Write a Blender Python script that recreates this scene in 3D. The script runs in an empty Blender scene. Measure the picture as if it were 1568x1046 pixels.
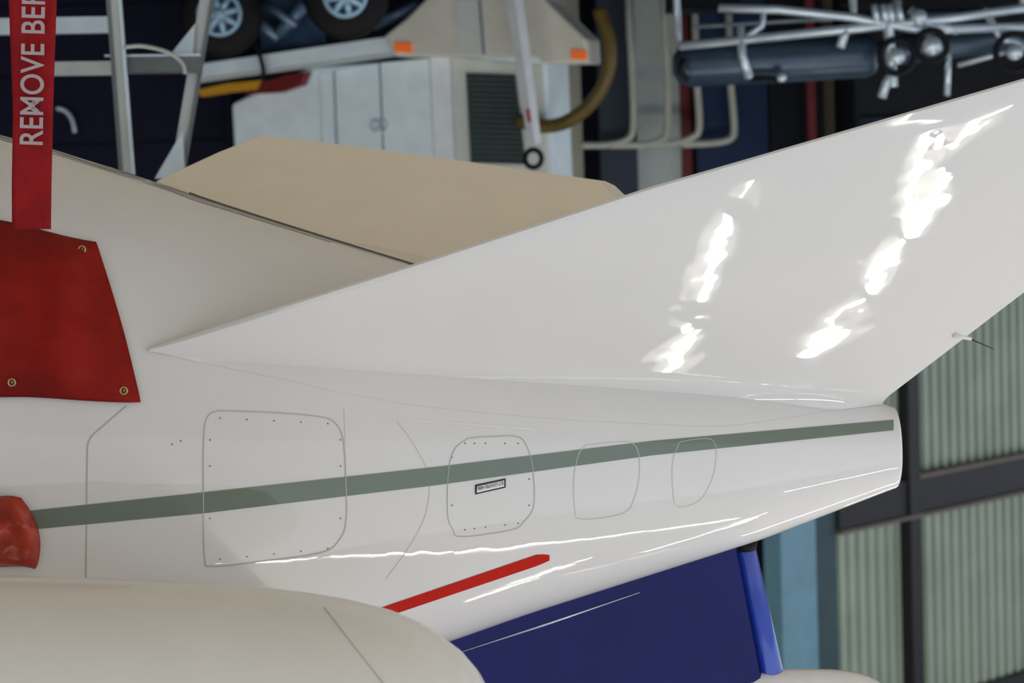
import bpy, math, random
import numpy as np
from mathutils import Vector, Matrix
from mathutils.bvhtree import BVHTree
random.seed(3)
F=5000.0; PITCH=math.radians(4.5); ROLL=math.radians(2.0)
CAM=Vector((0,0,1.6))
fw=Vector((0,math.cos(PITCH),math.sin(PITCH)))
u0=Vector((0,-math.sin(PITCH),math.cos(PITCH))); r0=Vector((1,0,0))
cR=-math.cos(ROLL)*r0+math.sin(ROLL)*u0
cU=-math.cos(ROLL)*u0-math.sin(ROLL)*r0
def ray(px,py):
    return (cR*float((px-1176)/F)-cU*float((py-784)/F)+fw).normalized()
def W(px,py,D):
    d=ray(px,py); return CAM+d*float(D/d.y)
def hitplane(px,py,p0,n):
    d=ray(px,py); return CAM+d*((p0-CAM).dot(n)/d.dot(n))

# ---------------- materials
def lin(c):
    return tuple(((v/255)/12.92 if v/255<=0.04045 else ((v/255+0.055)/1.055)**2.4) for v in c)+(1,)
MATS={}
def mat(name,c,rough=0.5,metal=0.0,coat=0.0,var=0.06,nscale=6,bump=0.0,bscale=20,emis=0,spec=0.5,crough=0.03,bd=0.01):
    if name in MATS: return MATS[name]
    m=bpy.data.materials.new(name); m.use_nodes=True
    nt=m.node_tree; b=nt.nodes['Principled BSDF']
    L=lin(c)
    tc=nt.nodes.new('ShaderNodeTexCoord')
    nz=nt.nodes.new('ShaderNodeTexNoise'); nz.inputs['Scale'].default_value=nscale; nz.inputs['Detail'].default_value=4
    nt.links.new(tc.outputs['Object'],nz.inputs['Vector'])
    rp=nt.nodes.new('ShaderNodeValToRGB')
    rp.color_ramp.elements[0].position=0.3; rp.color_ramp.elements[1].position=0.7
    rp.color_ramp.elements[0].color=tuple(v*(1-var) for v in L[:3])+(1,)
    rp.color_ramp.elements[1].color=tuple(min(1,v*(1+var)) for v in L[:3])+(1,)
    nt.links.new(nz.outputs['Fac'],rp.inputs['Fac'])
    nt.links.new(rp.outputs['Color'],b.inputs['Base Color'])
    b.inputs['Roughness'].default_value=rough; b.inputs['Metallic'].default_value=metal
    b.inputs['Coat Weight'].default_value=coat; b.inputs['Coat Roughness'].default_value=crough
    b.inputs['Specular IOR Level'].default_value=spec
    if bump>0:
        n2=nt.nodes.new('ShaderNodeTexNoise'); n2.inputs['Scale'].default_value=bscale; n2.inputs['Detail'].default_value=1.5
        nt.links.new(tc.outputs['Object'],n2.inputs['Vector'])
        bp=nt.nodes.new('ShaderNodeBump'); bp.inputs['Strength'].default_value=bump; bp.inputs['Distance'].default_value=bd
        nt.links.new(n2.outputs['Fac'],bp.inputs['Height'])
        nt.links.new(bp.outputs['Normal'],b.inputs['Normal']); nt.links.new(bp.outputs['Normal'],b.inputs['Coat Normal'])
    if emis>0:
        b.inputs['Emission Color'].default_value=L; b.inputs['Emission Strength'].default_value=emis
    MATS[name]=m; return m
BK=dict(bump=0.19,bscale=8,bd=0.005,spec=0.0,crough=0.008)
PAINT=mat('white_aircraft_paint',(225,222,218),0.6,coat=1.0,var=0.015,nscale=2,**BK)
PAINTC=mat('cream_aircraft_paint',(238,228,210),0.5,coat=0.4,var=0.02,spec=0.2)
STRIPE=mat('grey_green_stripe_paint',(112,124,112),0.6,coat=1.0,var=0.03,**BK)
REDP=mat('red_stripe_paint',(190,36,24),0.6,coat=1.0,var=0.03,**BK)
SEAM=mat('panel_seam',(184,178,168),0.6,var=0.05)
BELLYD=mat('dark_belly_line',(84,80,74),0.6,var=0.05)
RIV=mat('rivet_head',(140,134,124),0.5,var=0.05)
NAVY=mat('navy_fin_paint',(20,24,90),0.45,coat=0.15,var=0.15,nscale=3,bump=0.2,bscale=5,spec=0.15)
BLUE=mat('blue_rudder_paint',(28,70,185),0.25,coat=1.0,var=0.08)
REDF=mat('red_cover_fabric',(134,21,12),0.75,var=0.28,nscale=5,bump=0.8,bscale=8,bd=0.04,spec=0.2)
REDS=mat('red_streamer_webbing',(146,24,28),0.8,var=0.15,nscale=12,bump=0.4,bscale=60,spec=0.2)
ORF=mat('orange_red_vinyl',(168,44,18),0.3,var=0.35,nscale=12,bump=0.8,bscale=14,bd=0.03)
LETTER=mat('grey_lettering',(178,160,158),0.7)
BLACK=mat('black_ink',(18,18,18),0.6)
LABEL=mat('white_label',(235,235,230),0.4)
BRASS=mat('brass_grommet',(170,150,100),0.3,metal=0.9)
ALU=mat('aluminium',(185,192,190),0.35,metal=0.4,var=0.1)
ALUD=mat('aluminium_shade_grey',(110,118,120),0.45,metal=0.5,var=0.1)  # darker aluminium copy: rail-side shade put into the colour, also grey steps
TRW=mat('trailer_white_paint',(232,246,254),0.4,var=0.06,coat=0.3)
TRC=mat('trailer_grey_paint',(210,216,210),0.45,var=0.06)
GRL=mat('grille_green_black',(40,54,54),0.6,var=0.2)
ORM=mat('orange_marker_lens',(240,110,40),0.3,emis=0.25)
RUB=mat('tyre_rubber',(10,10,14),0.7,var=0.2,spec=0.3)
HUB=mat('hub_paint',(160,195,215),0.3,metal=0.2)
YEL=mat('yellow_hose',(92,74,24),0.5,var=0.25)
DARK=mat('dark_steel',(16,18,24),0.6,var=0.3,spec=0.2)
DNAVY=mat('navy_cabinet_paint',(12,13,36),0.6,var=0.15,spec=0.15)
SLATE=mat('slate_blue_bottle',(60,78,96),0.3,metal=0.3,var=0.25,nscale=3)
CHROME=mat('pale_tube_paint',(200,214,222),0.25,metal=0.4,var=0.1)
PIPE=mat('white_pipe_paint',(184,186,174),0.4,var=0.08)
FLOOR=mat('hangar_floor_concrete',(208,199,181),0.5,var=0.06,nscale=1.2,spec=0.2)
FLOORD=mat('hangar_floor_dark',(34,36,46),0.5,var=0.2,nscale=1.2,spec=0.2)  # dark floor colour added to limit bounce onto the background
WALLB=mat('back_wall_paint',(20,25,40),0.7,var=0.2,nscale=1,spec=0.1)
CEIL=mat('ceiling_panel',(120,124,132),0.8,var=0.05)
CORR=mat('corrugated_steel',(176,188,172),0.5,metal=0.0,var=0.08,nscale=2,spec=0.3)
BEAM=mat('dark_beam_steel',(32,30,32),0.6,var=0.2)
BEAML=mat('beam_flange_tan',(112,98,88),0.6,var=0.1)
LBLUE=mat('light_blue_column_paint',(116,160,178),0.55,var=0.08)
TEAL=mat('teal_column_paint',(56,80,86),0.6,var=0.1)
TUBE=mat('fluorescent_tube',(255,250,240),0.4,emis=90)
FIX=mat('fixture_housing',(150,150,148),0.5)

# ---------------- object helpers
def empty(name,loc=(0,0,0)):
    e=bpy.data.objects.new(name,None); bpy.context.collection.objects.link(e); e.location=loc; return e
def mk(name,vs,fs,m,parent=None,smooth=False,bevel=0,seg=2):
    me=bpy.data.meshes.new(name); me.from_pydata([tuple(v) for v in vs],[],fs); me.update()
    import bmesh
    bm=bmesh.new(); bm.from_mesh(me); bmesh.ops.recalc_face_normals(bm,faces=bm.faces); bm.to_mesh(me); bm.free()
    if not isinstance(m,(list,tuple)): m=[m]
    for x in m: me.materials.append(x)
    if smooth:
        for p in me.polygons: p.use_smooth=True
    o=bpy.data.objects.new(name,me); bpy.context.collection.objects.link(o)
    if bevel>0:
        b=o.modifiers.new('bevel','BEVEL'); b.width=bevel; b.segments=seg; b.limit_method='ANGLE'
    if parent: o.parent=parent
    return o
class MB:
    def __init__(s): s.v=[];s.f=[]
    def add(s,v,f):
        n=len(s.v); s.v+= [Vector(x) for x in v]; s.f+=[[i+n for i in q] for q in f]
    def prism(s,pts,vec):
        n=len(pts); s.add(list(pts)+[Vector(p)+vec for p in pts],
            [list(range(n)),list(range(2*n-1,n-1,-1))]+[[i,(i+1)%n,(i+1)%n+n,i+n] for i in range(n)])
    def tube(s,pts,r,n=12,cap=True):
        pts=[Vector(p) for p in pts]; rs=r if isinstance(r,(list,tuple)) else [r]*len(pts)
        V=[];Fc=[]; up=None
        for i,p in enumerate(pts):
            t=(pts[min(i+1,len(pts)-1)]-pts[max(i-1,0)]).normalized()
            if up is None:
                up=Vector((0,0,1)) if abs(t.z)<0.9 else Vector((1,0,0))
            a=t.cross(up).normalized(); b=a.cross(t).normalized(); up=b
            for k in range(n):
                th=2*math.pi*k/n; V.append(p+(a*math.cos(th)+b*math.sin(th))*float(rs[i]))
        for i in range(len(pts)-1):
            for k in range(n):
                Fc.append([i*n+k,i*n+(k+1)%n,(i+1)*n+(k+1)%n,(i+1)*n+k])
        if cap: Fc.append(list(range(n))); Fc.append([(len(pts)-1)*n+k for k in range(n)])
        s.add(V,Fc)
    def box(s,lo,hi):
        x0,y0,z0=lo;x1,y1,z1=hi
        s.prism([Vector((x0,y0,z0)),Vector((x1,y0,z0)),Vector((x1,y0,z1)),Vector((x0,y0,z1))],Vector((0,y1-y0,0)))
    def obj(s,name,m,parent=None,smooth=False,bevel=0): return mk(name,s.v,s.f,m,parent,smooth,bevel)
def prism(name,pts,vec,m,parent=None,bevel=0):
    b=MB(); b.prism(pts,vec); return b.obj(name,m,parent,False,bevel)
def smoothpath(pts,per=8):
    P=[np.array(p,float) for p in pts]; P=[2*P[0]-P[1]]+P+[2*P[-1]-P[-2]]; out=[]
    for i in range(1,len(P)-2):
        for k in range(per):
            t=k/per; a,b,c,d=P[i-1:i+3]
            out.append(0.5*((2*b)+(-a+c)*t+(2*a-5*b+4*c-d)*t*t+(-a+3*b-3*c+d)*t**3))
    out.append(P[-2]); return [tuple(o) for o in out]

# ================= AIRCRAFT
jet=empty('business_jet')
YC=6.0
sx=[-1900,-1300,-900,-300,0,120,600,985,1500,2025,2045]
sb=[60,80,130,228,298,330,486,605,762,922,930]
tx=[-1900,-1300,-900,-300,0,600,1000,1200,1740,2045]
ty=[1930,1925,1910,1840,1770,1602,1470,1402,1236,1122]
stx=list(np.linspace(-1900,-200,24))+list(np.linspace(-180,2045,110))
xs=np.linspace(-1950,2045,400)
def sm(a):
    k=np.ones(9)/9; p=np.pad(a,4,mode='edge'); q=np.convolve(p,k,'valid'); q[-6:]=a[-6:]; return q
BY=sm(np.interp(xs,sx,sb)); TY=sm(np.interp(xs,tx,ty))
NS=112
fv=[];ff=[];rings=[]
def ring(x,by,tyv,sc=1.0,dx=0):
    pb=W(x,by,YC); pt=W(x,tyv,YC); zc=(pb.z+pt.z)/2; hh=(pt.z-pb.z)/2*sc; X=(pb.x+pt.x)/2+dx
    hw=min(0.92*hh,0.86)
    R=[]
    for k in range(NS):
        th=2*math.pi*k/NS; c,s=math.cos(th),math.sin(th); n=2.15
        R.append(Vector((X,YC+hw*math.copysign(abs(c)**(2/n),c),zc+hh*math.copysign(abs(s)**(2/n),s))))
    return R
for x in stx: rings.append(ring(x,np.interp(x,xs,BY),np.interp(x,xs,TY)))
for sc,dx in ((0.985,-0.008),(0.94,-0.014),(0.86,-0.017),(0.7,-0.019)):
    rings.append(ring(2045,930,1122,sc,dx))
for R in rings: fv+=R
for i in range(len(rings)-1):
    for k in range(NS): ff.append([i*NS+k,i*NS+(k+1)%NS,(i+1)*NS+(k+1)%NS,(i+1)*NS+k])
ff.append([(len(rings)-1)*NS+k for k in range(NS)]); ff.append(list(range(NS)))
mk('rear_fuselage',fv,ff,PAINT,jet,True)
BV=BVHTree.FromPolygons(fv,ff)
def surf(px,py,off=0.0):
    d=ray(px,py); h=BV.ray_cast(CAM,d)
    if h[0] is None: return None
    n=h[1]; n=n if n.dot(d)<0 else -n
    return h[0]+n*off

def resamp(pts,step):
    out=[]
    for a,b in zip(pts[:-1],pts[1:]):
        L=math.hypot(b[0]-a[0],b[1]-a[1]); n=max(1,int(L/step))
        for k in range(n): out.append((a[0]+(b[0]-a[0])*k/n,a[1]+(b[1]-a[1])*k/n))
    out.append(pts[-1]); return out
def ribbon(name,pts,w,m,off=0.0012,closed=False,smooth=True):
    if closed: pts=list(pts)+[pts[0]]
    P=resamp(smoothpath(pts,6) if smooth else pts,12)
    V=[];Fc=[];prev=None
    for i,p in enumerate(P):
        a=P[max(i-1,0)];b=P[min(i+1,len(P)-1)]
        t=np.array(b)-np.array(a); t=t/(np.linalg.norm(t)+1e-9); n=np.array([-t[1],t[0]])*w/2
        q1=surf(p[0]+n[0],p[1]+n[1],off); q2=surf(p[0]-n[0],p[1]-n[1],off)
        if q1 is None or q2 is None: prev=None; continue
        V+=[q1,q2]
        if prev is not None: Fc.append([prev,prev+1,len(V)-1,len(V)-2])
        prev=len(V)-2
    return mk(name,V,Fc,m,jet,True)
def patch(name,top,bot,m,off=0.0015,nv=6,step=15):
    x0=top[0][0];x1=top[-1][0]; n=int((x1-x0)/step); V=[];G=[]
    for i in range(n+1):
        x=x0+(x1-x0)*i/n; a=np.interp(x,[p[0] for p in top],[p[1] for p in top]); b=np.interp(x,[p[0] for p in bot],[p[1] for p in bot])
        row=[]
        for k in range(nv+1):
            q=surf(x,a+(b-a)*k/nv,off)
            if q is None: row=None;break
            row.append(q)
        if row: G.append(row)
    Fc=[];w=nv+1
    for r in G: V+=r
    for i in range(len(G)-1):
        for k in range(nv): Fc.append([i*w+k,i*w+k+1,(i+1)*w+k+1,(i+1)*w+k])
    return mk(name,V,Fc,m,jet,True)
patch('cheat_line',[(-300,1215),(90,1170),(470,1130),(1000,1072),(1500,1012),(2052,964)],
      [(-300,1255),(90,1214),(470,1178),(1000,1114),(1500,1045),(2052,988)],STRIPE,0.0015)
def roundpanel(name,c,w=3.2,m=SEAM): ribbon(name,c,w,m,0.0019,True)
pa=[(500,943),(620,947),(735,957),(770,972),(788,1010),(794,1100),(795,1195),(780,1238),(740,1268),(620,1286),(490,1300),(470,1280),(467,1150),(468,1000),(478,955)]
pb_=[(1075,1006),(1130,1002),(1190,1003),(1212,1030),(1224,1080),(1226,1160),(1205,1195),(1175,1216),(1060,1232),(1040,1215),(1028,1180),(1030,1080),(1045,1030)]
pc=[(1345,1022),(1400,1016),(1448,1016),(1466,1040),(1468,1090),(1458,1140),(1432,1178),(1335,1192),(1320,1165),(1318,1100),(1328,1045)]
pd=[(1560,1015),(1600,1008),(1635,1010),(1645,1040),(1635,1100),(1605,1150),(1555,1162),(1545,1120),(1545,1060)]
SEAM2=mat('panel_seam_faint',(202,198,192),0.6,var=0.05)
for i,(p,w,m_) in enumerate(((pa,2.2,SEAM),(pb_,1.8,SEAM),(pc,1.5,SEAM2),(pd,1.2,SEAM2))): roundpanel('access_panel_outline_%d'%(i+1),p,w,m_)
ribbon('skin_seam_1',[(290,932),(240,975),(205,1010),(200,1060),(199,1180),(197,1330)],3.0,SEAM)
ribbon('skin_seam_2',[(912,968),(950,1020),(983,1085),(985,1140),(970,1200),(930,1270),(885,1330)],1.3,SEAM2)
ribbon('skin_seam_3',[(790,940),(793,1020)],1.3,SEAM2)
ribbon('skin_seam_4',[(905,962),(1050,972),(1225,985)],2.2,mat('bright_seam',(240,238,232),0.3))
ribbon('belly_line',[(300,398),(420,438),(500,466),(700,530),(960,610)],3.5,BELLYD)  # dark line drawn along the belly edge, against the far fin
ribbon('belly_line_2',[(-100,250),(0,318),(120,345),(270,396)],2.5,SEAM)
ribbon('belly_line_3',[(270,396),(310,400),(420,450),(520,482),(760,556)],1.5,SEAM)
rv=MB()
def rivet(px,py,r=0.0025):
    c=surf(px,py,0.0005)
    if c is None: return
    h=BV.ray_cast(CAM,ray(px,py)); n=h[1] if h[1].dot(CAM-c)>0 else -h[1]
    a=n.cross(Vector((1,0,0))).normalized(); b=n.cross(a)
    rv.add([c+(a*math.cos(t)+b*math.sin(t))*r for t in [k*math.pi/4 for k in range(8)]]+[c+n*0.0012],[[k,(k+1)%8,8] for k in range(8)])
for x in range(505,760,62): rivet(x,960+ (x-505)*0.05); rivet(x,1284-(x-505)*0.1)
for y in range(1010,1240,60): rivet(482,y);rivet(782,y)
for x in (1068,1090,1115,1160,1190): rivet(x,1018); rivet(x,1216-(x-1068)*0.12)
for y in (1050,1100,1160): rivet(1038,y);rivet(1215,y)
for p in ((395,1020),(415,1012),(1340,1035),(1450,1030)): rivet(*p)
rv.obj('rivets',RIV,jet)
patch('red_marking',[(850,1404),(900,1386),(1238,1271),(1262,1274)],[(850,1420),(900,1411),(1238,1297),(1262,1286)],REDP,0.0015)
def text_on(name,body,o,xd,yd,m,parent,off,size,sx=1.0,bold=0.0):
    cu=bpy.data.curves.new(name,'FONT'); cu.body=body; cu.size=1; cu.extrude=0.0; cu.offset=bold; cu.space_character=1.0+bold*2
    ob=bpy.data.objects.new(name+'_tmp',cu); bpy.context.collection.objects.link(ob)
    bpy.context.view_layer.update()
    me=bpy.data.meshes.new_from_object(ob.evaluated_get(bpy.context.evaluated_depsgraph_get()))
    bpy.data.objects.remove(ob)
    xd=xd.normalized(); yd=(yd-yd.dot(xd)*xd).normalized(); n=xd.cross(yd)
    if n.dot(CAM-o)<0: n=-n
    for v in me.vertices: v.co=o+xd*v.co.x*size*sx+yd*v.co.y*size+n*off
    me.materials.clear(); me.materials.append(m)
    q=bpy.data.objects.new(name,me); bpy.context.collection.objects.link(q); q.parent=parent; return q
patch('placard_border',[(1091,1113),(1161,1098)],[(1091,1135),(1161,1119)],BLACK,0.0022,4,5)
patch('placard_face',[(1094.5,1116),(1157.5,1102.3)],[(1094.5,1131),(1157.5,1116.5)],LABEL,0.003,4,5)
o=surf(1155,1104.5); text_on('placard_text','ELT LOCATED HERE',o,surf(1097,1117)-o,surf(1155,1116)-o,BLACK,jet,0.0045,0.0125,0.62,0.01)

# near ventral fin
A=surf(340,806)-Vector((0,0.015,0)); B=surf(2015,925)-Vector((0,0.05,0))
C=W(2352,190,5.15)
N=(B-A).cross(C-A).normalized()
if N.dot(CAM-A)<0: N=-N
def FP(px,py): return hitplane(px,py,A,N)
fe=[(340,805),(430,780),(700,695),(985,605),(1500,437),(1760,362),(2352,190),(2560,130),(2625,160),(2660,260),(2682,418)]
rt=[(340,806),(500,830),(700,858),(950,902),(1250,932),(1500,946),(1650,950),(1850,938),(2027,920)]
us=np.concatenate([np.linspace(0,0.93,90),np.linspace(0.94,1,8)])
def param(pl,u):
    X=[p[0] for p in pl];Y=[p[1] for p in pl]
    L=[0]
    for i in range(1,len(pl)): L.append(L[-1]+math.hypot(X[i]-X[i-1],Y[i]-Y[i-1]))
    s=u*L[-1]; return np.interp(s,L,X),np.interp(s,L,Y)
rts=smoothpath(rt,6)
NV=40
front=[];back=[]
for u in us:
    u=float(u)
    fx,fy=param(fe,u); rx,ry=param(rts,u)
    lowr=min(1,u*4)*max(0.35,min(1,(1-u)*5))
    inn=surf(rx,ry+28*lowr,0.0008) or surf(min(rx,2035),ry+8,0.0008)
    if inn is None: inn=FP(rx,ry)-N*0.01
    r_=FP(rx,ry-2); 
    wid=(Vector(FP(fx,fy))-r_).length
    for k in range(NV+1):
        v=k/NV; qv0=0.075*min(1,wid/0.25)*(0.4+0.6*lowr)
        if v<=0.3:
            t=v/0.3
            q=FP(rx+(fx-rx)*qv0,ry+(fy-ry)*qv0)
            p=inn*(1-t)**2+r_*(2*t*(1-t))+q*(t*t)
        else:
            vv=qv0+(v-0.3)/0.7*(1-qv0)
            p=FP(rx+(fx-rx)*vv,ry+(fy-ry)*vv)
            p=p-N*(0.006*(max(0,(vv-0.95)/0.05)**2)*min(1,wid/0.1))
        front.append(p)
        th=0.006+0.05*max(0,math.sin(math.pi*v))**0.8*min(1,wid/0.4)*min(1,(1-u)*8+0.15)
        back.append(p-N*(th if k<NV else 0.008))
nu=len(us);w=NV+1;V=front+back;Fc=[];o2=len(front)
for i in range(nu-1):
    for k in range(NV):
        Fc.append([i*w+k,i*w+k+1,(i+1)*w+k+1,(i+1)*w+k]); Fc.append([o2+i*w+k,o2+(i+1)*w+k,o2+(i+1)*w+k+1,o2+i*w+k+1])
    Fc.append([i*w+NV,o2+i*w+NV,o2+(i+1)*w+NV,(i+1)*w+NV])
for k in range(NV): Fc.append([(nu-1)*w+k,(nu-1)*w+k+1,o2+(nu-1)*w+k+1,o2+(nu-1)*w+k])
fin=mk('ventral_fin_near',V,Fc,PAINT,jet,True)
es=fin.modifiers.new('es','EDGE_SPLIT'); es.split_angle=math.radians(40)
b=MB(); b.tube([FP(2190,768),FP(2230,778)],[0.008,0.005]); b.obj('static_wick_base',PAINT,jet,True)
b=MB(); b.tube([FP(2225,777),FP(2282,801)],[0.0018,0.0012]); b.obj('static_wick',BLACK,jet,True)

# far ventral fin
def FF(px,py): 
    base=np.interp(px,[380,1450],[450,620]); 
    return W(px,py,6.15+0.0028*max(0,base+60-py))
ffp=[(330,430),(400,396),(500,350),(590,314),(612,312),(850,340),(1080,372),(1390,416),(1412,426),(1450,462),(1560,640),(1500,700),(900,640),(400,470)]
prism('ventral_fin_far',[FF(*p) for p in ffp],Vector((0,0.03,0.0)),PAINTC,jet,0.004)
prism('ventral_fin_far_tip_cap',[FF(*p)+Vector((0,-0.004,0)) for p in [(1385,418),(1412,428),(1450,464),(1425,470)]],Vector((0,0.004,0)),PAINT,jet)

# nacelle
nx=[-1500,-1300,-900,-300,0,300,500,700,800,900,960,1010,1060,1100,1130]
nr=[300,400,455,480,475,455,440,412,392,362,335,302,262,212,150]
DN=4.4; ax=1790
xn=np.concatenate([np.linspace(-1500,900,50),np.linspace(915,1130,26)])
V=[];Fc=[];K=64
for x in xn:
    r=float(np.interp(x,nx,nr)/(F/DN))
    c=Vector((W(x,1568,DN).x,DN,W(0,ax,DN).z))
    for k in range(K):
        t=2*math.pi*k/K; V.append(c+Vector((0,r*math.cos(t),r*math.sin(t))))
for i in range(len(xn)-1):
    for k in range(K): Fc.append([i*K+k,i*K+(k+1)%K,(i+1)*K+(k+1)%K,(i+1)*K+k])
Fc.append(list(range(K)));Fc.append([(len(xn)-1)*K+k for k in range(K)])
nac=mk('engine_nacelle',V,Fc,mat('nacelle_paint',(230,226,218),0.5,coat=0.4,var=0.02,bump=0.2,bscale=3,spec=0.15),jet,True)
BN=BVHTree.FromPolygons(V,Fc)
P=[]
for y,x in zip(np.linspace(1395,1600,14),np.interp(np.linspace(1395,1600,14),[1395,1480,1600],[745,810,905])):
    h=BN.ray_cast(CAM,ray(x,y))
    if h[0]: P.append(h[0]+(CAM-h[0]).normalized()*0.001)
b=MB(); b.tube(P,0.0012,6); b.obj('nacelle_seam',SEAM,jet,True)
pc_=[W(-700,1620,5.0),W(600,1600,5.0),W(760,1640,5.0),W(600,1690,5.0),W(-700,1690,5.0)]
prism('engine_pylon',pc_,Vector((0,0.75,0)),PAINT,jet,0.02)

# vertical fin
vf=[(350,1690),(760,1530),(1000,1450),(1300,1350),(1560,1270),(1690,1228),(1698,1262),(1752,1545),(2030,2990),(1400,2990)]
prism('vertical_fin',[W(p[0],p[1],YC-0.05) for p in vf],Vector((0,0.10,0)),NAVY,jet,0.03)
b=MB(); b.tube([W(1712,1262,YC),W(1772,1545,YC),W(2060,2990,YC)],[0.030,0.034,0.03],20); b.obj('rudder',BLUE,jet,True)
b=MB(); b.tube([W(1712,1240,YC),W(1712,1264,YC)],[0.034,0.03],20); b.obj('rudder_hinge',DARK,jet,True)
b=MB(); b.tube([W(1050,1500,YC-0.052),W(1250,1435,YC-0.052),W(1470,1360,YC-0.052)],[0.001,0.003,0.001],8); b.obj('fin_highlight_bead',CHROME,jet,True)  # thin pale bead modelled in place of a highlight on the fin
V=[];Fc=[];n1=24
c0=W(1835,1608,YC)
for i in range(n1+1):
    t=-1+2*i/n1; r=0.088*math.sqrt(max(0.0,1-abs(t)**3.4))+0.0005
    for k in range(32):
        a=2*math.pi*k/32; V.append(c0+Vector((-t*0.26,r*math.cos(a)*0.9,r*math.sin(a)+0.01*t)))
for i in range(n1):
    for k in range(32): Fc.append([i*32+k,i*32+(k+1)%32,(i+1)*32+(k+1)%32,(i+1)*32+k])
mk('bullet_fairing',V,Fc,PAINT,jet,True)
# intake cover
def interp_quad(c,u,v):
    a=np.array(c[0])*(1-u)+np.array(c[1])*u; b_=np.array(c[3])*(1-u)+np.array(c[2])*u
    return a*(1-v)+b_*v
V=[];Fc=[];n=40
for i in range(n+1):
    for k in range(n+1):
        u=k/n;v=i/n
        p=interp_quad([(-190,470),(220,556),(322,922),(-190,905)],u,v)
        px,py=p[0]+ (6*math.sin(v*3.1) if k==n else 0), p[1]+3*math.sin(u*9)*(1 if v in(0,1) else 0)
        q=surf(px,py); d=q.y if q else 5.5
        e=min(1,6*min(u if u>0 else 0,1-u,v,1-v)) if 0<u<1 else 0
        d=d-0.012-0.035*e-0.011*math.sin(u*17+v*3)*e-0.006*math.sin(v*11+u*8)*e
        V.append(W(px,py,d))
for i in range(n):
    for k in range(n): Fc.append([i*(n+1)+k,i*(n+1)+k+1,(i+1)*(n+1)+k+1,(i+1)*(n+1)+k])
cov=mk('intake_cover',V,Fc,REDF,jet,True)
sl=cov.modifiers.new('s','SOLIDIFY'); sl.thickness=0.006; sl.offset=0
BC=BVHTree.FromPolygons(V,Fc)
def onc(px,py,off=0.003):
    h=BC.ray_cast(CAM,ray(px,py)); 
    return (h[0]+(CAM-h[0]).normalized()*off) if h[0] else W(px,py,5.3)
for i,(x,y) in enumerate(((188,573),(27,878),(284,897))):
    c=onc(x,y,0.005); b=MB(); P=[c+Vector((math.cos(t),0,math.sin(t)))*0.0085 for t in np.linspace(0,2*math.pi,21)]
    b.tube(P,0.003,8,False); b.prism([c+Vector((0.005*math.cos(t),0.0,0.005*math.sin(t))) for t in np.linspace(0,2*math.pi,12,endpoint=False)],Vector((0,0.001,0))); b.obj('grommet_%d'%(i+1),BRASS,jet,True)
for nm,pl in (('cover_hem_1',[(205,565),(305,905)]),('cover_hem_2',[(-150,893),(60,897),(300,907)]),('cover_hem_3',[(-20,520),(110,543),(205,566)])):
    b=MB(); b.tube([onc(x,y,0.002) for x,y in resamp(pl,20)],0.0012,6); b.obj(nm,mat('dark_red_stitch',(90,14,12),0.8),jet,True)
V=[];Fc=[];n=60
sp=[(-700,18,136),(-300,14,132),(0,20,130),(250,30,122),(420,27,118),(540,28,117)]
for i in range(n+1):
    y=-700+1226*i/n; l=np.interp(y,[s[0] for s in sp],[s[1] for s in sp]); r=np.interp(y,[s[0] for s in sp],[s[2] for s in sp])
    for k in range(9):
        u=k/8; x=l+(r-l)*u
        V.append(W(x,y,5.24+0.006*math.sin(y/90)+0.004*math.sin(u*3+y/60)))
for i in range(n):
    for k in range(8): Fc.append([i*9+k,i*9+k+1,(i+1)*9+k+1,(i+1)*9+k])
st=mk('streamer',V,Fc,REDS,jet,True); sl=st.modifiers.new('s','SOLIDIFY'); sl.thickness=0.003; sl.offset=0
o=W(97,337,5.22); text_on('streamer_text','REMOVE BEFORE FLIGHT',o,W(101,100,5.22)-o,W(45,336,5.22)-o,LETTER,jet,0.0,0.078,0.81,0.012)
# folded exhaust cover flap
V=[];Fc=[];n=30
for i in range(n+1):
    for k in range(n+1):
        u=k/n;v=i/n
        p=interp_quad([(-190,1130),(48,1146),(80,1306),(-190,1272)],u,v)
        px=p[0]+u*24*math.sin(math.pi*v)**0.8; py=p[1]+(4*math.sin(u*12) if v in (0,1) else 0)
        q=surf(px,py); d=(q.y if q else 5.3)-0.012
        e=math.sin(math.pi*v)**0.5*min(1,(1-u)*7+0.1)
        d-=0.05*e+0.016*math.sin(v*9+u*5)*e+0.012*math.sin(u*17-v*4)*e
        V.append(W(px,py,d))
for i in range(n):
    for k in range(n): Fc.append([i*(n+1)+k,i*(n+1)+k+1,(i+1)*(n+1)+k+1,(i+1)*(n+1)+k])
o_=mk('exhaust_cover',V,Fc,ORF,jet,True); s=o_.modifiers.new('s','SOLIDIFY'); s.thickness=0.006; s.offset=0
gx=W(-1500,800,YC).x
b=MB()
for yy in (5.1,6.9): b.tube([Vector((gx,6+(yy-6)*0.6,1.5)),Vector((gx,yy,0.32))],0.06)
b.obj('landing_gear_struts',ALU,jet,True)
b=MB()
for yy in (5.0,5.2,6.8,7.0): b.tube([Vector((gx,yy-0.07,0.28)),Vector((gx,yy-0.05,0.28)),Vector((gx,yy+0.05,0.28)),Vector((gx,yy+0.07,0.28))],[0.22,0.28,0.28,0.22],28)
b.obj('landing_gear_tyres',RUB,jet,True)

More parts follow.
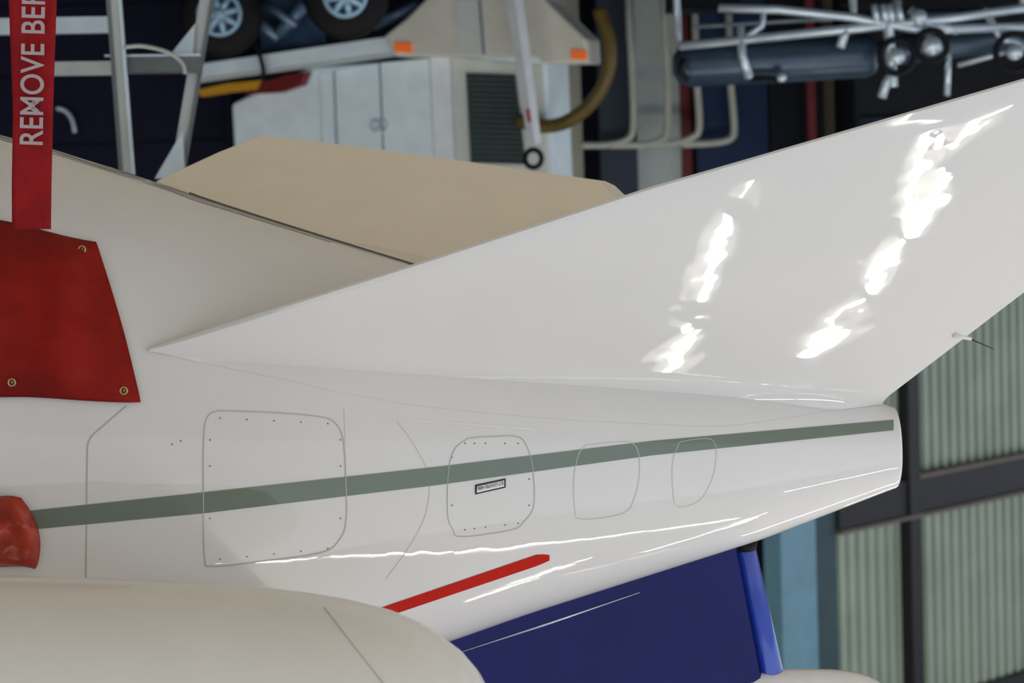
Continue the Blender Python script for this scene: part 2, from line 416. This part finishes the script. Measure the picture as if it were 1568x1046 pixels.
# ================= ROOM
def box(name,lo,hi,m,parent=None,bevel=0):
    b=MB(); b.box(lo,hi); return b.obj(name,m,parent,False,bevel)
box('floor',(-16,-10,-0.2),(14,10.5,0.0),FLOOR)
box('floor_rear_dark',(-16,10.5,-0.2),(14,34,0.0),FLOORD)  # unseen rear floor, made dark to keep bounce light off the background
YW=19.5
Xc=W(1765,1000,YW).x
box('wall_back',(Xc,YW,0),(14,YW+0.3,9),WALLB)
ang=math.radians(43); wd=Vector((-math.cos(ang),math.sin(ang),0)); wn=Vector((-math.sin(ang),-math.cos(ang),0))
P0=Vector((Xc,YW,0))
Lw=19
def WP(px,py): return hitplane(px,py,P0,wn)
# trapezoidal-rib sheet
V=[];Fc=[];s=0.0;pit=0.15;prof=((0,0),(0.03,0),(0.045,0.075),(0.105,0.075),(0.12,0))
i=0
while s<Lw:
    for a,h_ in prof:
        p=P0+wd*(s+a)+wn*(h_-0.04); V+=[p,Vector((p.x,p.y,9))]
        if i: Fc.append([2*i-2,2*i-1,2*i+1,2*i])
        i+=1
    s+=pit
wl=mk('wall_left',V,Fc,CORR,None,False)
def wallbeam(name,s0,s1,z0,z1,m,out=0.12):
    q=[P0+wd*s0+Vector((0,0,z0)),P0+wd*s1+Vector((0,0,z0)),P0+wd*s1+Vector((0,0,z1)),P0+wd*s0+Vector((0,0,z1))]
    q=[p+wn*0.036 for p in q]
    return prism(name,q,wn*out,m)
fr=empty('wall_framing')
def S(px,py=1150): 
    p=WP(px,py); return (p-P0).dot(wd)
zb0=WP(2200,1072).z; zb1=WP(2200,1150).z
for a,b_,z0,z1,m,out in ((S(1900),Lw,zb0,zb1,BEAM,0.1),(S(1900),Lw,zb1,zb1+0.035,BEAML,0.14),(S(2080),Lw,zb0-0.04,zb0,BEAML,0.14)):
    wallbeam('girt',a,b_,z0,z1,m,out).parent=fr
wallbeam('post_1',S(2060,1200),S(2085,1200),0,9,BEAM,0.13).parent=fr
wallbeam('girt_upper',S(1900),Lw,WP(2300,1550).z,WP(2300,1550).z+0.35,BEAM,0.1).parent=fr
wallbeam('column_teal',S(1838),S(1900),0,9,TEAL,0.06).parent=fr
cp=wallbeam('corner_column',-0.15,S(1825),0,9,LBLUE,0.2); cp.parent=fr
box('ceiling',(-16,-3,9),(14,34,9.2),CEIL)
box('wall_right',(14,-10,0),(14.3,YW,9),mat('side_wall_paint',(120,124,124),0.7))

nfit=[0]
def fitting(a,b_,r=0.022,parent=None):
    name='ceiling_light' if nfit[0]==0 else 'ceiling_light.%03d'%nfit[0]
    nfit[0]+=1
    e=empty(name)
    m=MB(); m.tube([a,b_],r,12); m.obj('tube',TUBE,e,True)
    up=Vector((0,0,r+0.02)); d=(b_-a).normalized(); s=d.cross(Vector((0,0,1)))*0.08
    prism('housing',[a+up-s,a+up+s,b_+up+s,b_+up-s],Vector((0,0,0.06)),FIX,e)
    m=MB()
    for p in (a.lerp(b_,0.15),a.lerp(b_,0.85)): m.tube([p+up,Vector((p.x,p.y,9))],0.01,6)
    m.obj('hangers',FIX,e)
def refl(px,py,z=7.0):
    p=FP(px,py); d=ray(px,py); r=d-2*d.dot(N)*N
    t=(z-p.z)/r.z; return p+r*t
def reflF(px,py,z=7.0):
    d=ray(px,py); h=BV.ray_cast(CAM,d)
    if h[0] is None: return None
    n=Vector((0,0,0))
    for dx,dy in ((0,0),(12,0),(-12,0),(0,10),(0,-10),(8,6),(-8,-6)):
        g=BV.ray_cast(CAM,ray(px+dx,py+dy))
        if g[0]: n+=g[1] if g[1].dot(d)<0 else -g[1]
    n.normalize(); r=d-2*d.dot(n)*n
    if r.z<0.1: return None
    return h[0]+r*((z-h[0].z)/r.z)
for a,b_,r in (((1728,405),(1698,465),0.012),((1678,500),(1600,700),0.024),((1585,732),(1565,757),0.016),((1608,752),(1495,918),0.024),
             ((2292,212),(2170,340),0.02),((2150,300),(2075,500),0.02),((2180,395),(2090,540),0.026),((2075,555),(2005,650),0.026),((1990,685),(1845,820),0.016)):
    fitting(refl(*a),refl(*b_),r)
fitting(Vector((-8,8,7)),Vector((7,8,7)),0.025)
pts=[(470,1290),(750,1276),(1060,1264),(1300,1243),(1500,1218),(1700,1190)]
Q=[reflF(*p) for p in pts]; Q=[q for q in Q if q is not None and -2.8<q.y<7.6 and abs(q.x)<10]
for a,b_ in zip(Q[:-1],Q[1:]): fitting(a.lerp(b_,0.02),a.lerp(b_,0.94),0.025)
for x,y in ((-6,13),(3,14),(8,3),(-8,2)): fitting(Vector((x,y,7.5)),Vector((x+2.4,y,7.5)))

# ================= STEPLADDER
lad=empty('stepladder'); D=10
def ext(px1,py1,px2,py2,py): t=(py-py1)/(py2-py1); return (px1+(px2-px1)*t,py)
def bar(name,pts,w,D,m,parent,th=0.04):
    a,b_=[np.array(p,float) for p in pts]; t=(b_-a)/np.linalg.norm(b_-a); n=np.array([-t[1],t[0]])*w/2
    return prism(name,[W(*(a+n),D),W(*(b_+n),D),W(*(b_-n),D),W(*(a-n),D)],Vector((0,th,0)),m,parent)
r1a=ext(262,0,290,370,-400); r1b=ext(262,0,290,370,470)
bar('rail_1',[r1a,r1b],20,D,ALU,lad,0.07); bar('rail_1_side',[(r1a[0]-14,r1a[1]),(r1b[0]-14,r1b[1])],9,D-0.01,ALUD,lad,0.02)  # dark strip carries the rail's shaded side in its colour
bar('rail_1_web',[(r1a[0]+13,r1a[1]),(r1b[0]+13,r1b[1])],7,D-0.01,CHROME,lad,0.02)
r2a=ext(472,0,408,380,-400); r2b=ext(472,0,408,380,470)
bar('rail_2',[r2a,r2b],26,D+0.35,ALU,lad,0.07); bar('rail_2_side',[(r2a[0]+15,r2a[1]),(r2b[0]+15,r2b[1])],8,D+0.34,ALUD,lad,0.02)
bar('step_1',[(255,148),(448,146)],34,D+0.1,ALUD,lad,0.25); bar('step_1_lip',[(240,128),(460,126)],5,D+0.08,CHROME,lad,0.02)
bar('step_2',[(-80,62),(256,56)],38,D+0.5,CHROME,lad,0.06); bar('step_3',[(110,158),(262,156)],32,D+0.5,ALU,lad,0.05)
bar('step_4',[(235,-150),(490,-150)],34,D+0.1,ALUD,lad,0.25)
bar('outrigger_leg',[(-60,-360),(-60,420)],30,D+0.5,ALU,lad,0.06)
prism('gusset_1',[W(*p,D+0.3) for p in ((395,120),(448,55),(440,160))],Vector((0,0.01,0)),CHROME,lad)
prism('gusset_2',[W(*p,D+0.3) for p in ((355,410),(420,300),(425,410))],Vector((0,0.01,0)),CHROME,lad)
b=MB(); b.tube([W(x,y,D-0.03) for x,y in smoothpath([(285,108),(330,106),(385,120),(418,145),(425,170)],6)],0.009); b.obj('spreader_bar',ALU,lad,True)

# ================= TRAILER
tr=empty('ground_power_cart')
t0=W(470,160,17.6); t1=W(1340,120,16.3); tdir=Vector((t1.x-t0.x,t1.y-t0.y,0)).normalized(); tn=Vector((-tdir.y,tdir.x,0))
if tn.y>0: tn=-tn
def TP(px,py,off=0): return hitplane(px,py,t0+tn*off,tn)
def tsl(name,pts,off,th,m,bevel=0): return prism(name,[TP(x,y,off) for x,y in pts],-tn*th,m,tr,bevel)
tsl('cabinet_body',[(530,238),(600,205),(700,158),(1030,128),(1090,120),(1250,110),(1262,420),(1000,420),(540,420)],0,0.5,TRW,0.03)
tsl('chassis_beam',[(440,150),(700,112),(905,82),(905,126),(700,155),(440,190)],0.12,0.15,TRW)
tsl('chassis_beam_lip',[(440,184),(700,150),(905,122),(905,128),(700,156),(440,192)],0.13,0.02,TRC)
tsl('skid_fender',[(880,84),(935,40),(975,0),(990,-20),(1240,-20),(1252,0),(1345,90),(1348,146),(1245,146),(1235,130),(905,130)],0.25,0.3,mat('fender_cream',(218,216,202),0.5),0.02)
tsl('fender_panel',[(1045,0),(1100,0),(1110,125),(1050,125)],0.262,0.01,TRC)
tsl('fender_rib',[(1098,0),(1103,0),(1113,125),(1108,125)],0.27,0.01,mat('grey_gap',(120,140,150),0.6))
tsl('end_panel',[(1035,130),(1245,150),(1262,420),(1048,420)],0.02,0.05,TRC,0.01)
tsl('grille',[(1070,168),(1182,172),(1206,378),(1082,374)],0.04,0.03,GRL)
for i in range(17):
    y=178+i*12; tsl('louvre_%d'%i,[(1071+i*0.5,y),(1183+i*1.2,y+3),(1183+i*1.2,y+7),(1071+i*0.5,y+4)],0.055,0.015,mat('louvre_edge',(76,90,90),0.5))
tsl('door_1',[(735,168),(868,146),(876,352),(742,350)],0.02,0.02,TRW,0.004)
tsl('door_2',[(874,145),(984,134),(996,362),(882,353)],0.02,0.02,TRW,0.004)
tsl('door_gap',[(862,146),(880,144),(888,354),(870,352)],0.004,0.002,MATS['grey_gap'])
tsl('post',[(988,128),(1032,124),(1044,400),(1000,400)],0.03,0.05,mat('bright_panel',(236,242,246),0.4))
tsl('rail_edge',[(765,164),(769,163),(776,350),(772,350)],0.025,0.004,MATS['grey_gap'])
b=MB(); c=TP(872,290,0.03)
for dx in(-0.035,0.035): b.tube([c+tdir*dx+Vector((0.03*math.cos(t),-0.01,0.045*math.sin(t))) for t in np.linspace(0,6.283,17)],0.008,6,False)
b.obj('door_latch',CHROME,tr,True)
for i,q in enumerate([((905,97),(945,99),(944,121),(906,119)),((1310,114),(1346,116),(1347,137),(1312,135))]): tsl('marker_light_%d'%(i+1),q,0.27,0.02,ORM,0.004)
tsl('underbody_red',[(590,192),(660,172),(702,165),(690,195),(640,212),(560,216)],0.15,0.1,mat('dark_red_paint',(110,20,22),0.5))
tsl('underbody_yellow',[(455,206),(520,192),(600,184),(590,205),(520,212),(460,222)],0.16,0.1,mat('yellow_paint',(205,150,30),0.5))
def wheel(parent,px,py,D,r,hubr,name):
    c=W(px,py,D); c.z=max(c.z,r)
    b=MB(); b.tube([c+Vector((0,y,0)) for y in (-0.10,-0.09,-0.05,0.05,0.09,0.1)],[r*0.62,r*0.9,r,r,r*0.9,r*0.62],40); b.obj(name+'_tyre',RUB,parent,True)
    b=MB(); P=[c+Vector((hubr*math.cos(t),-0.115,hubr*math.sin(t))) for t in np.linspace(0,6.283,33)]; b.tube(P,0.018,8,False)
    for k in range(8):
        t=k*math.pi/4+0.2; b.tube([c+Vector((0,-0.12,0)),c+Vector((hubr*math.cos(t),-0.115,hubr*math.sin(t)))],[0.032,0.02],8)
    b.tube([c+Vector((0,-0.15,0)),c+Vector((0,-0.1,0))],0.05,16)
    b.obj(name+'_rim',HUB,parent,True)
    b=MB(); b.tube([c+Vector((0,-0.108,0)),c+Vector((0,-0.1,0))],hubr,32); b.obj(name+'_dish',mat('hub_dish_blue',(50,70,100),0.4,metal=0.3),parent,True)  # dark blue dish behind the spokes
wheel(tr,508,34,17.0,0.32,0.16,'wheel_1'); wheel(tr,795,-8,15.6,0.30,0.145,'wheel_2'); wheel(tr,1180,-60,16.6,0.33,0.17,'wheel_3')
b=MB(); b.tube([TP(520,20,-0.3),TP(800,0,-0.3)],0.06); b.tube([TP(560,20,0),TP(640,90,0)],0.04); b.tube([TP(700,10,0),TP(640,80,0)],0.05);b.tube([TP(600,0,0.1),TP(680,60,0.1)],0.03)
b.tube([TP(860,60,0),TP(960,10,0)],0.04)
b.obj('suspension',mat('suspension_steel',(110,135,160),0.35,metal=0.4),tr,True)
tsl('underbody_panel',[(590,-40),(740,-40),(740,100),(600,118)],-0.1,0.05,mat('underbody_blue',(60,84,112),0.4,var=0.5,nscale=5))
b=MB(); b.tube([TP(x,y,0.2) for x,y in smoothpath([(540,-30),(560,60),(590,110),(605,160),(600,185)],6)],0.018); b.obj('brake_hose',DARK,tr,True)
b=MB(); 
tw=[TP(1145,-150,0.55),TP(1182,0,0.55),TP(1228,330,0.55)]
b.tube(tw,[0.062,0.062,0.05],4); b.obj('tow_bar',mat('tow_bar_white',(222,228,230),0.4),tr)
b=MB(); c=TP(1225,364,0.55); b.tube([c+Vector((0.06*math.cos(t),0,0.065*math.sin(t))) for t in np.linspace(0,6.283,25)],0.02,10,False); b.obj('tow_eye',DARK,tr,True)
b=MB(); b.tube([TP(x,y,0.1) for x,y in smoothpath([(1375,20),(1400,100),(1395,170),(1360,235),(1300,280),(1240,290),(1190,275)],8)],0.052,14); b.obj('power_hose',YEL,tr,True)
tsl('reflector',[(1208,250),(1216,250),(1220,280),(1212,280)],0.6,0.01,mat('red_reflector',(180,50,40),0.4))

# ================= NAVY CABINET
nc=empty('tool_cabinet')
a=W(520,0,18.4); c=W(-200,400,18.4)
box('cabinet_shell',(min(a.x,c.x),18.4,0),(max(a.x,c.x),19.3,1.85),DNAVY,nc,0.02)
for i in range(3): box('drawer_%d'%i,(min(a.x,c.x)+0.06,18.38,0.1+i*0.58),(max(a.x,c.x)-0.06,18.4,0.66+i*0.58),DNAVY,nc,0.005)
b=MB()
b.tube([W(x,y,18.3) for x,y in smoothpath([(130,248),(150,255),(165,275),(172,305)],5)],0.02)
b.obj('drawer_handles',CHROME,nc,True)

# ================= WALL PANELS & PIPES
wf=empty('wall_cabinets')
for i,(x0,x1,y1,yf,m) in enumerate(((1240,1345,520,19.4,mat('wall_beige',(172,176,158),0.7)),(1460,1570,520,19.4,mat('wall_grey',(198,210,206),0.7)),(1608,1770,520,19.0,mat('wall_blue',(26,44,76),0.6,spec=0.2)),(1775,1850,520,19.0,mat('wall_dark',(14,18,28),0.6,spec=0.2)),(1895,1935,360,19.2,mat('wall_tan',(150,140,122),0.7)),(1850,1895,520,18.9,MATS['wall_dark']),(1935,1960,520,18.9,MATS['wall_dark']))):
    a=W(x0,y1,yf);c=W(x1,y1,yf); box('panel_%d'%i,(min(a.x,c.x),yf,0.0),(max(a.x,c.x),19.5,a.z if i!=4 else 1.9),m,wf)
cx=W(1418,300,19.2).x; box('pillar',(cx-0.16,19.0,0.0),(cx+0.16,19.5,9),mat('pillar_navy',(20,36,56),0.6))
for i,(x,w_,yf) in enumerate(((1578,0.04,19.3),(1866,0.035,18.85))):
    X=W(x,300,yf).x; box('trim_%d'%(i+1),(X-w_,yf,0),(X+w_,19.5,2.3),mat('red_trim',(120,32,36),0.6))
pp=empty('wall_pipes')
b=MB()
for path in ([(1445,60),(1452,180),(1454,290),(1440,320),(1400,332),(1335,334)],[(1525,60),(1532,180),(1532,300),(1515,322),(1480,332),(1400,334)],
             [(1600,180),(1606,290),(1590,315),(1550,328),(1480,332)],[(1678,190),(1686,290),(1678,318),(1640,328),(1560,332)]):
    P=[W(x,y,18.8) for x,y in smoothpath(path,6)]
    P=[Vector((P[0].x,P[0].y,0.0))]+P
    b.tube(P,0.032,10)
b.obj('pipe_run',PIPE,pp,True)

# ================= GAS BOTTLE CART
gc=empty('gas_bottle_cart'); D=14.5
def G(x,y,d=0): return W(x,y,D+d)
b=MB(); P=[G(1545,150),G(1560,150),G(1585,150),G(1990,128),G(2008,128),G(2016,127)]
b.tube(P,[0.06,0.115,0.145,0.145,0.12,0.05],32); b.obj('bottle',SLATE,gc,True)
b=MB(); P=[G(2010,118,0.4),G(2040,118,0.4),G(2360,80,0.4),G(2380,80,0.4)]; b.tube(P,[0.05,0.1,0.1,0.05],28); b.obj('bottle_second',SLATE,gc,True)
b=MB()
def gt(pts,r=0.022,d=-0.2): b.tube([G(x,y,d) for x,y in pts],r,10)
gt([(1560,106),(1960,66),(2200,40),(2380,14)],0.03); gt([(1650,18),(1790,22),(1960,40),(2120,70),(2380,60)],0.03)
gt([(1590,62),(1960,40)],0.014,0.2); gt([(1700,60),(1705,130),(1722,180)],0.03); gt([(1945,60),(1930,110)],0.03)
gt([(1700,95),(1750,60),(1755,20)],0.02); gt([(2060,0),(2040,60),(2050,200)],0.035); gt([(2090,20),(2140,60),(2200,70)],0.03)
gt([(2025,225),(2035,190),(2055,160)],0.03); gt([(2180,100),(2175,220)],0.02,0.1); gt([(2120,70),(2180,130),(2175,160)],0.02,0.1)
gt([(2200,150),(2380,100)],0.018); gt([(2260,20),(2300,90),(2380,110)],0.025)
gt([(1560,106),(1545,-160)],0.025,0.3); gt([(2350,20),(2350,-190)],0.025,0.3); gt([(1960,40),(1950,-180)],0.025,0.3)
for x in(2015,2035,2050,2070): gt([(x-8,10),(x,50)],0.022,-0.3)
b.obj('frame',CHROME,gc,True)
b=MB(); gt([(1570,135),(1560,160),(1580,185)],0.02); gt([(1725,180),(1800,183)],0.02); 
for (x,y,r) in ((2060,130,0.11),(2140,105,0.1),(2330,120,0.12)):
    c=G(x,y,-0.25); b.tube([c+Vector((r*math.cos(t),0,r*math.sin(t))) for t in np.linspace(0,6.283,25)],0.022,8,False)
b.obj('hand_wheels',RUB,gc,True)
b=MB()
for (x,y,r) in ((2060,130,0.05),(2140,105,0.06),(2330,120,0.05),(1795,178,0.03),(2110,40,0.05)):
    c=G(x,y,-0.25); b.tube([c+Vector((0,-0.03,0)),c+Vector((0,0.05,0))],r,20)
b.obj('gauges',CHROME,gc,True)
b=MB()
for q in (((1540,-190),(1700,-190),(1700,20),(1540,20)),((1950,-190),(2380,-190),(2380,5),(1950,5))):
    b.prism([G(x,y,0.5) for x,y in q],Vector((0,0.5,0)))
b.obj('base_frame',DARK,gc)
eq=empty('dark_equipment_rack'); a=W(1940,0,17.5).x; c=W(2420,0,17.5).x
box('rack',(min(a,c),17.2,0),(max(a,c),17.9,2.15),DARK,eq,0.03)
b=MB()
for z in (0.5,1.3,1.75): b.tube([Vector((min(a,c)+0.05,17.17,z)),Vector((max(a,c)-0.05,17.17,z))],0.02)
b.obj('rack_shelves',mat('rack_blue',(36,50,74),0.5),eq,True)

# ================= WORLD & CAMERA
w=bpy.data.worlds.new('World'); bpy.context.scene.world=w; w.use_nodes=True
bg=w.node_tree.nodes['Background']; bg.inputs['Color'].default_value=(0.86,0.94,1.08,1); bg.inputs['Strength'].default_value=1.17
cd=bpy.data.cameras.new('camera'); co=bpy.data.objects.new('camera',cd); bpy.context.collection.objects.link(co)
cd.sensor_width=36; cd.lens=F/2352*36; cd.clip_end=200
M=Matrix((cR,cU,-fw)).transposed().to_4x4(); M.translation=CAM; co.matrix_world=M
cd.dof.use_dof=True; cd.dof.focus_distance=5.6; cd.dof.aperture_fstop=4.0
bpy.context.scene.camera=co
try: bpy.context.scene.view_settings.view_transform='Standard'
except Exception as e: print(e)
